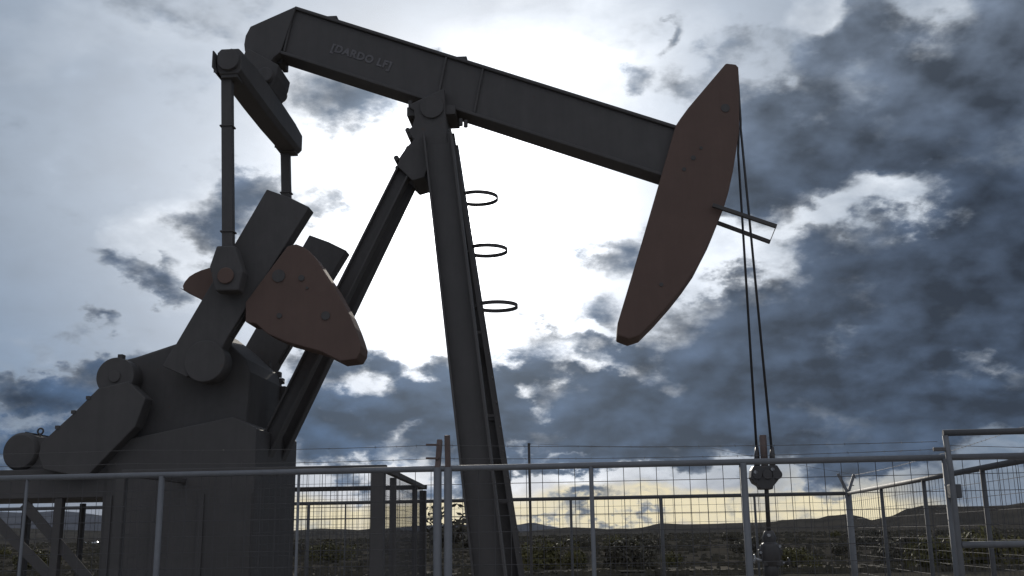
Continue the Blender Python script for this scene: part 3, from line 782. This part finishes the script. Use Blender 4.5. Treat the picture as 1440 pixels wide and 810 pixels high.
for j in range(1, 15): mb.tube([(.02, .06, .12 + (fz - .12) * j / 15), (.02, DEP, .12 + (fz - .12) * j / 15)], .0024, 4, smooth=False)
mb.build('mesh_panel', M['wire'], t)

# forked corner post
t = thing('forked_fence_post', 'grey corner post with a V shaped fork standing at the far right fence corner', 'fence post', FF.world(uC, DEP, 0), -FF.a)
MB().tube([(0, 0, 0), (0, 0, fz + .02)], .052, 14).build('post', M['galv'], t)
A = FF.p3(1178.5, 666, DEP); B = FF.p3(1201, 667, DEP)
c0 = Vector((0, 0, fz))
for nm, Q in (('fork_arm', A), ('fork_arm', B)):
    q = Vector((Q.x - uC, 0, Q.z)); MB().bar(c0, q, .045, .045, up=(0, 1, 0)).build(nm, M['galv'], t, .003)
q = Vector((B.x - uC, 0, B.z))
for f in (.45, .85):
    s_ = c0 + (q - c0) * f; MB().tube([s_, s_ + Vector((.05, 0, -.015))], .008, 6).build('wire_hook', M['barb'], t)

# twin post with barbed-wire arms in the front fence
um = fu(623)
t = thing('twin_fence_post', 'pair of galvanised posts with rusty barbed wire arms beside the pumpjack leg', 'fence post', FF.world(um, -.01, 0), -FF.a)
for du in (-.046, .046): MB().tube([(du, 0, 0), (du, 0, fz + .01)], .036, 14).build('post', M['galv'], t)
z_a = FF.at(622, 613, 0)[1]
MB().bar((-.046, .0, fz), (-.046, .10, z_a - .03), .045, .045).build('barbed_wire_arm', M['rust'], t, .003)
MB().bar((.046, .0, fz), (.046, -.04, z_a), .045, .045).build('barbed_wire_arm', M['rust'], t, .003)
for py in (626, 645):
    zz = FF.at(610, py, 0)[1]; MB().bar((-.04, -.0, zz), (-.15, .0, zz + .004), .018, .018).build('wire_hook', M['rust'], t, .002)

# slim tall post
v = DEP + .12
pu, pz0 = FF.at(746, 700, v); zt_ = FF.at(745, 623, v)[1]
t = thing('slim_post', 'thin dark pole rising above the back fence just right of the pumpjack leg', 'pole', FF.world(pu, v, 0), -FF.a)
MB().bar((0, 0, 0), (-.01, 0, zt_), .05, .04).build('shaft', M['guard'], t, .003)
MB().tube([(-.03, -.03, zt_ - .02), (.03, -.03, zt_ - .02)], .006, 6).build('wire_hook', M['barb'], t)

# barbed wire strands
def strand(pts, name, label, group=None, seed=1):
    rnd = random.Random(seed); mb = MB(); full = []
    for i in range(len(pts) - 1):
        a, c = Vector(pts[i]), Vector(pts[i + 1]); n = 14; sag = (c - a).length * .006
        for k in range(n + (1 if i == len(pts) - 2 else 0)):
            f = k / n; full.append(a + (c - a) * f - Vector((0, 0, 4 * sag * f * (1 - f))))
    mb.tube(full, .0022, 4, smooth=False)
    for i in range(len(full) - 1):
        L = (full[i + 1] - full[i]).length; n = max(1, int(L / .13))
        for k in range(n):
            q = full[i] + (full[i + 1] - full[i]) * ((k + rnd.random() * .3) / n)
            for _ in range(2):
                d = Vector((rnd.uniform(-.3, .3), rnd.uniform(-1, 1), rnd.uniform(-1, 1))).normalized() * .014
                mb.tube([q - d, q + d], .0013, 3, smooth=False)
    o = mb.build(name, M['barb'], None); tag(o, label, 'barbed wire', group); return o
def fw(px, py, v): u, z = FF.at(px, py, v); return FF.world(u, v, z)
strand([fw(-300, 640, 0), fw(190, 633, 0), fw(612, 626, 0), fw(1318, 621, 0)], 'barbed_wire', 'upper barbed wire strand through the top hook of the twin post', None, 1)
strand([fw(-300, 655, .0), fw(190, 652, 0), fw(612, 645, 0), fw(1318, 632, 0)], 'barbed_wire', 'lower barbed wire strand just above the front fence top rail', None, 2)
strand([fw(745, 624, DEP + .1), fw(1000, 630, DEP + .1), fw(1201, 667, DEP)], 'barbed_wire', 'sagging barbed wire from the thin dark pole to the forked corner post', None, 3)
strand([fw(1201, 668, DEP), fw(1440, 600, 1.0), fw(1500, 590, .2)], 'barbed_wire', 'barbed wire running above the receding right side fence', None, 4)

# gate
gu, gz = FF.at(1326, 609, -.14); gz2 = FF.at(1360, 766, -.14)[1]
t = thing('gate', 'tall grey tubular gate with open top frame at the right end', 'gate', FF.world(gu + .02, -.14, 0), -FF.a)
Lg = 1.75
mb = MB(); mb.tube([(.01, 0, .1), (.01, 0, fz - .1), (-.005, 0, gz - .02)], .024, 12); mb.build('hinge_stile', M['galv'], t)
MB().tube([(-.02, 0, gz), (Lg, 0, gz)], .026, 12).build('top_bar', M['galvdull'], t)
MB().tube([(.03, 0, gz2), (Lg, 0, gz2)], .026, 12).build('middle_bar', M['galv'], t)
MB().tube([(0, 0, .14), (Lg, 0, .14)], .024, 12).build('bottom_bar', M['galv'], t)
MB().tube([(Lg, 0, .1), (Lg, 0, gz)], .024, 12).build('latch_stile', M['galv'], t)
mesh_panel(MB(), (.02, .02, 0), (Lg, .02, 0), .14, gz2, .10, .10, .0018).build('mesh_panel', M['wire'], t)
for z in (fz - .28, .5): MB().box((.035, .06, z), (.09, .12, .11)).build('hinge', M['galvdull'], t, .006)
hz = FF.at(1310, 632, -.14)[1]
MB().bar((-.01, 0, hz), (-.11, 0, hz), .035, .03).build('wire_hook', M['barb'], t, .003)
for k, zz in enumerate((gz - .10, gz - .20)):
    MB().tube([(0, .03, zz), (.6, .03, zz - .03), (Lg, .03, zz)], .0025, 5).build('wire', M['barb'], t)

# ---------------------------------------------------------------- vegetation
def shrub_mesh(name, seed, w, h, n, m, leaf):
    rnd = random.Random(seed); bm = bmesh.new()
    lobes = [(Vector((rnd.uniform(-.55, .55) * w, rnd.uniform(-.4, .4) * w, h * rnd.uniform(.25, .62))), rnd.uniform(.22, .42) * w) for _ in range(9)]
    for _ in range(n):
        c, r = rnd.choice(lobes); d = Vector((rnd.gauss(0, 1), rnd.gauss(0, 1), rnd.gauss(0, .85))).normalized()
        q = c + d * r * (.55 + .5 * rnd.random() ** .6)
        if q.z < .02: q.z = .02 + rnd.random() * .1
        if q.z > h: q.z = h - rnd.random() * .1 * h
        a = (Vector((rnd.uniform(-1, 1), rnd.uniform(-1, 1), rnd.uniform(-.4, 1))) + d * .8).normalized()
        x = a.orthogonal().normalized(); x = Matrix.Rotation(rnd.uniform(0, 6.3), 3, a) @ x; y = a.cross(x)
        s = leaf * rnd.uniform(.6, 1.4)
        bm.faces.new([bm.verts.new(q + x * i * s + y * j * s * .45) for i, j in ((-1, 0), (0, -1), (1, 0), (0, 1))])
    me = bpy.data.meshes.new(name); bm.to_mesh(me); bm.free(); me.materials.append(m); return me
def shrub(name, label, loc, crown_me, sc, rz, h, group):
    t = thing(name, label, 'shrub', loc, rz, group); t.scale = (sc, sc, sc)
    c = bpy.data.objects.new('crown', crown_me); COL.objects.link(c); c.parent = t
    s_ = bpy.data.objects.new('stem', STEM_ME); COL.objects.link(s_); s_.parent = t
    return t
_m = MB(); _r = random.Random(3)
for i in range(7):
    a = _r.uniform(0, 6.28); _m.tube([(0, 0, -.05), (.15 * math.cos(a), .15 * math.sin(a), .25), (.5 * math.cos(a), .5 * math.sin(a), .65)], [.035, .025, .01], 5)
STEM_ME = bpy.data.meshes.new('stem'); _m.bm.to_mesh(STEM_ME); _m.bm.free(); STEM_ME.materials.append(M['bark'])
CR1 = [shrub_mesh('crown', 11 + i, 1.5, 1.25, 1500, M['leaf'], .085) for i in range(3)]
CR2 = [shrub_mesh('crown', 31 + i, 1.5, 1.15, 1200, M['leafdark'], .09) for i in range(3)]
def gpos(px, py):
    d = ray(px, py); k = -EYE / d.z; q = CAM + d * k
    return Vector((q.x, q.y, ground_h(q.x, q.y)))
NEARBUSH = [
    (768, 806, 1.25, 0, 'broad olive bush on the plain just right of the pumpjack front leg'),
    (812, 803, .75, 0, 'small yellowish bush beside the broad olive bush near the track'),
    (893, 805, 1.25, 1, 'rounded dark bush seen through the mesh left of the wellhead'),
    (940, 802, .6, 0, 'low yellow tuft bush right of the rounded dark bush'),
    (1118, 803, .85, 0, 'yellow green bush just right of the wellhead'),
    (1318, 803, 1.15, 0, 'yellow green bush beside the grey gate post'),
    (1395, 797, 1.3, 0, 'olive bush seen below the gate middle bar'),
    (655, 770, 1.7, 1, 'dark bush left of the pumpjack front leg near hill foot'),
    (1250, 796, .8, 1, 'dull dark bush between forked post and gate'),
]
for i, (px, py, sc, k, lab) in enumerate(NEARBUSH):
    q = gpos(px, py); sc *= (q - CAM).length / 47
    shrub('shrub', lab, q, (CR1 if k == 0 else CR2)[i % 3], sc, i * 1.3, 1.2, 'low shrubs beyond the back fence')
rnd = random.Random(21)
for i in range(46):
    y = 62 + 170 * rnd.random() ** 1.5; x = rnd.uniform(-.55, .56) * y
    shrub('shrub', 'distant dark scrub bush dotted over the flat plain below the hills', Vector((x, y, ground_h(x, y))), (CR2 + CR1)[i % 4], rnd.uniform(.6, 1.25), rnd.uniform(0, 6), 1.2, 'distant scrub bushes on the plain')
# low brush and dry grass over the plain: nobody could count it
def brush():
    rnd = random.Random(5); bm = bmesh.new()
    for _ in range(5200):
        y = 40 + 700 * rnd.random() ** 2.2; x = rnd.uniform(-.6, .6) * y
        z = ground_h(x, y); s = (.10 + .0011 * y) * rnd.uniform(.6, 1.5)
        for k in range(5):
            a = rnd.uniform(0, 6.28); q = Vector((x + rnd.uniform(-1, 1) * s * 1.8, y + rnd.uniform(-1, 1) * s * 1.8, z))
            dx, dy = math.cos(a) * s, math.sin(a) * s; hh = s * rnd.uniform(.5, 1.2)
            bm.faces.new([bm.verts.new(q + Vector((-dx, -dy, 0))), bm.verts.new(q + Vector((dx, dy, 0))), bm.verts.new(q + Vector((dx * .5, dy * .5, hh))), bm.verts.new(q + Vector((-dx * .6, -dy * .6, hh * .8)))])
    me = bpy.data.meshes.new('scrub_vegetation'); bm.to_mesh(me); bm.free(); me.materials.append(M['leafdark'])
    o = bpy.data.objects.new('scrub_vegetation', me); COL.objects.link(o); tag(o, kind='stuff')
brush()

# ---------------------------------------------------------------- air
def haze():
    me = bpy.data.meshes.new('haze'); bm = bmesh.new()
    bmesh.ops.create_cube(bm, size=1.0); bm.to_mesh(me); bm.free()
    o = bpy.data.objects.new('haze', me); COL.objects.link(o)
    z0, z1 = -40.0, 420.0
    o.scale = (19000, 19000, z1 - z0); o.location = (0, 0, (z0 + z1) / 2)
    m = bpy.data.materials.new('pale_air'); m.use_nodes = True; nt = m.node_tree; nt.nodes.clear()
    out = nt.nodes.new('ShaderNodeOutputMaterial'); v = nt.nodes.new('ShaderNodeVolumePrincipled')
    v.inputs['Color'].default_value = (.80, .88, 1.0, 1); v.inputs['Density'].default_value = HAZE; v.inputs['Anisotropy'].default_value = .2
    nt.links.new(v.outputs[0], out.inputs['Volume']); me.materials.append(m); tag(o, kind='stuff')
HAZE = 1.2e-5
haze()

# ---------------------------------------------------------------- far vehicles under the motor platform
def pickup(px, py, rz, label):
    q = gpos(px, py); t = thing('parked_truck', label, 'truck', q, rz, 'white vehicles parked on the far plain')
    mb = MB(); mb.prism([(-2.5, .55), (2.5, .55), (2.5, 1.0), (1.35, 1.1), (.8, 1.75), (-.6, 1.8), (-.8, 1.15), (-2.5, 1.12)], -.9, .9); mb.build('body', M['white'], t, .06)
    mb = MB(); mb.prism([(1.22, 1.15), (.76, 1.66), (-.5, 1.70), (-.62, 1.18)], -.915, .915); mb.build('window', M['glass'], t)
    for x in (-1.6, 1.6):
        for y in (-.8, .8): MB().tube([(x, y - .12, .38), (x, y + .12, .38)], .38, 16).build('wheel', M['tyre'], t)
pickup(135, 764.5, R(4), 'white pickup truck far off under the motor platform, seen side on')
pickup(117, 764, R(62), 'white pickup truck far off under the motor platform, seen end on')
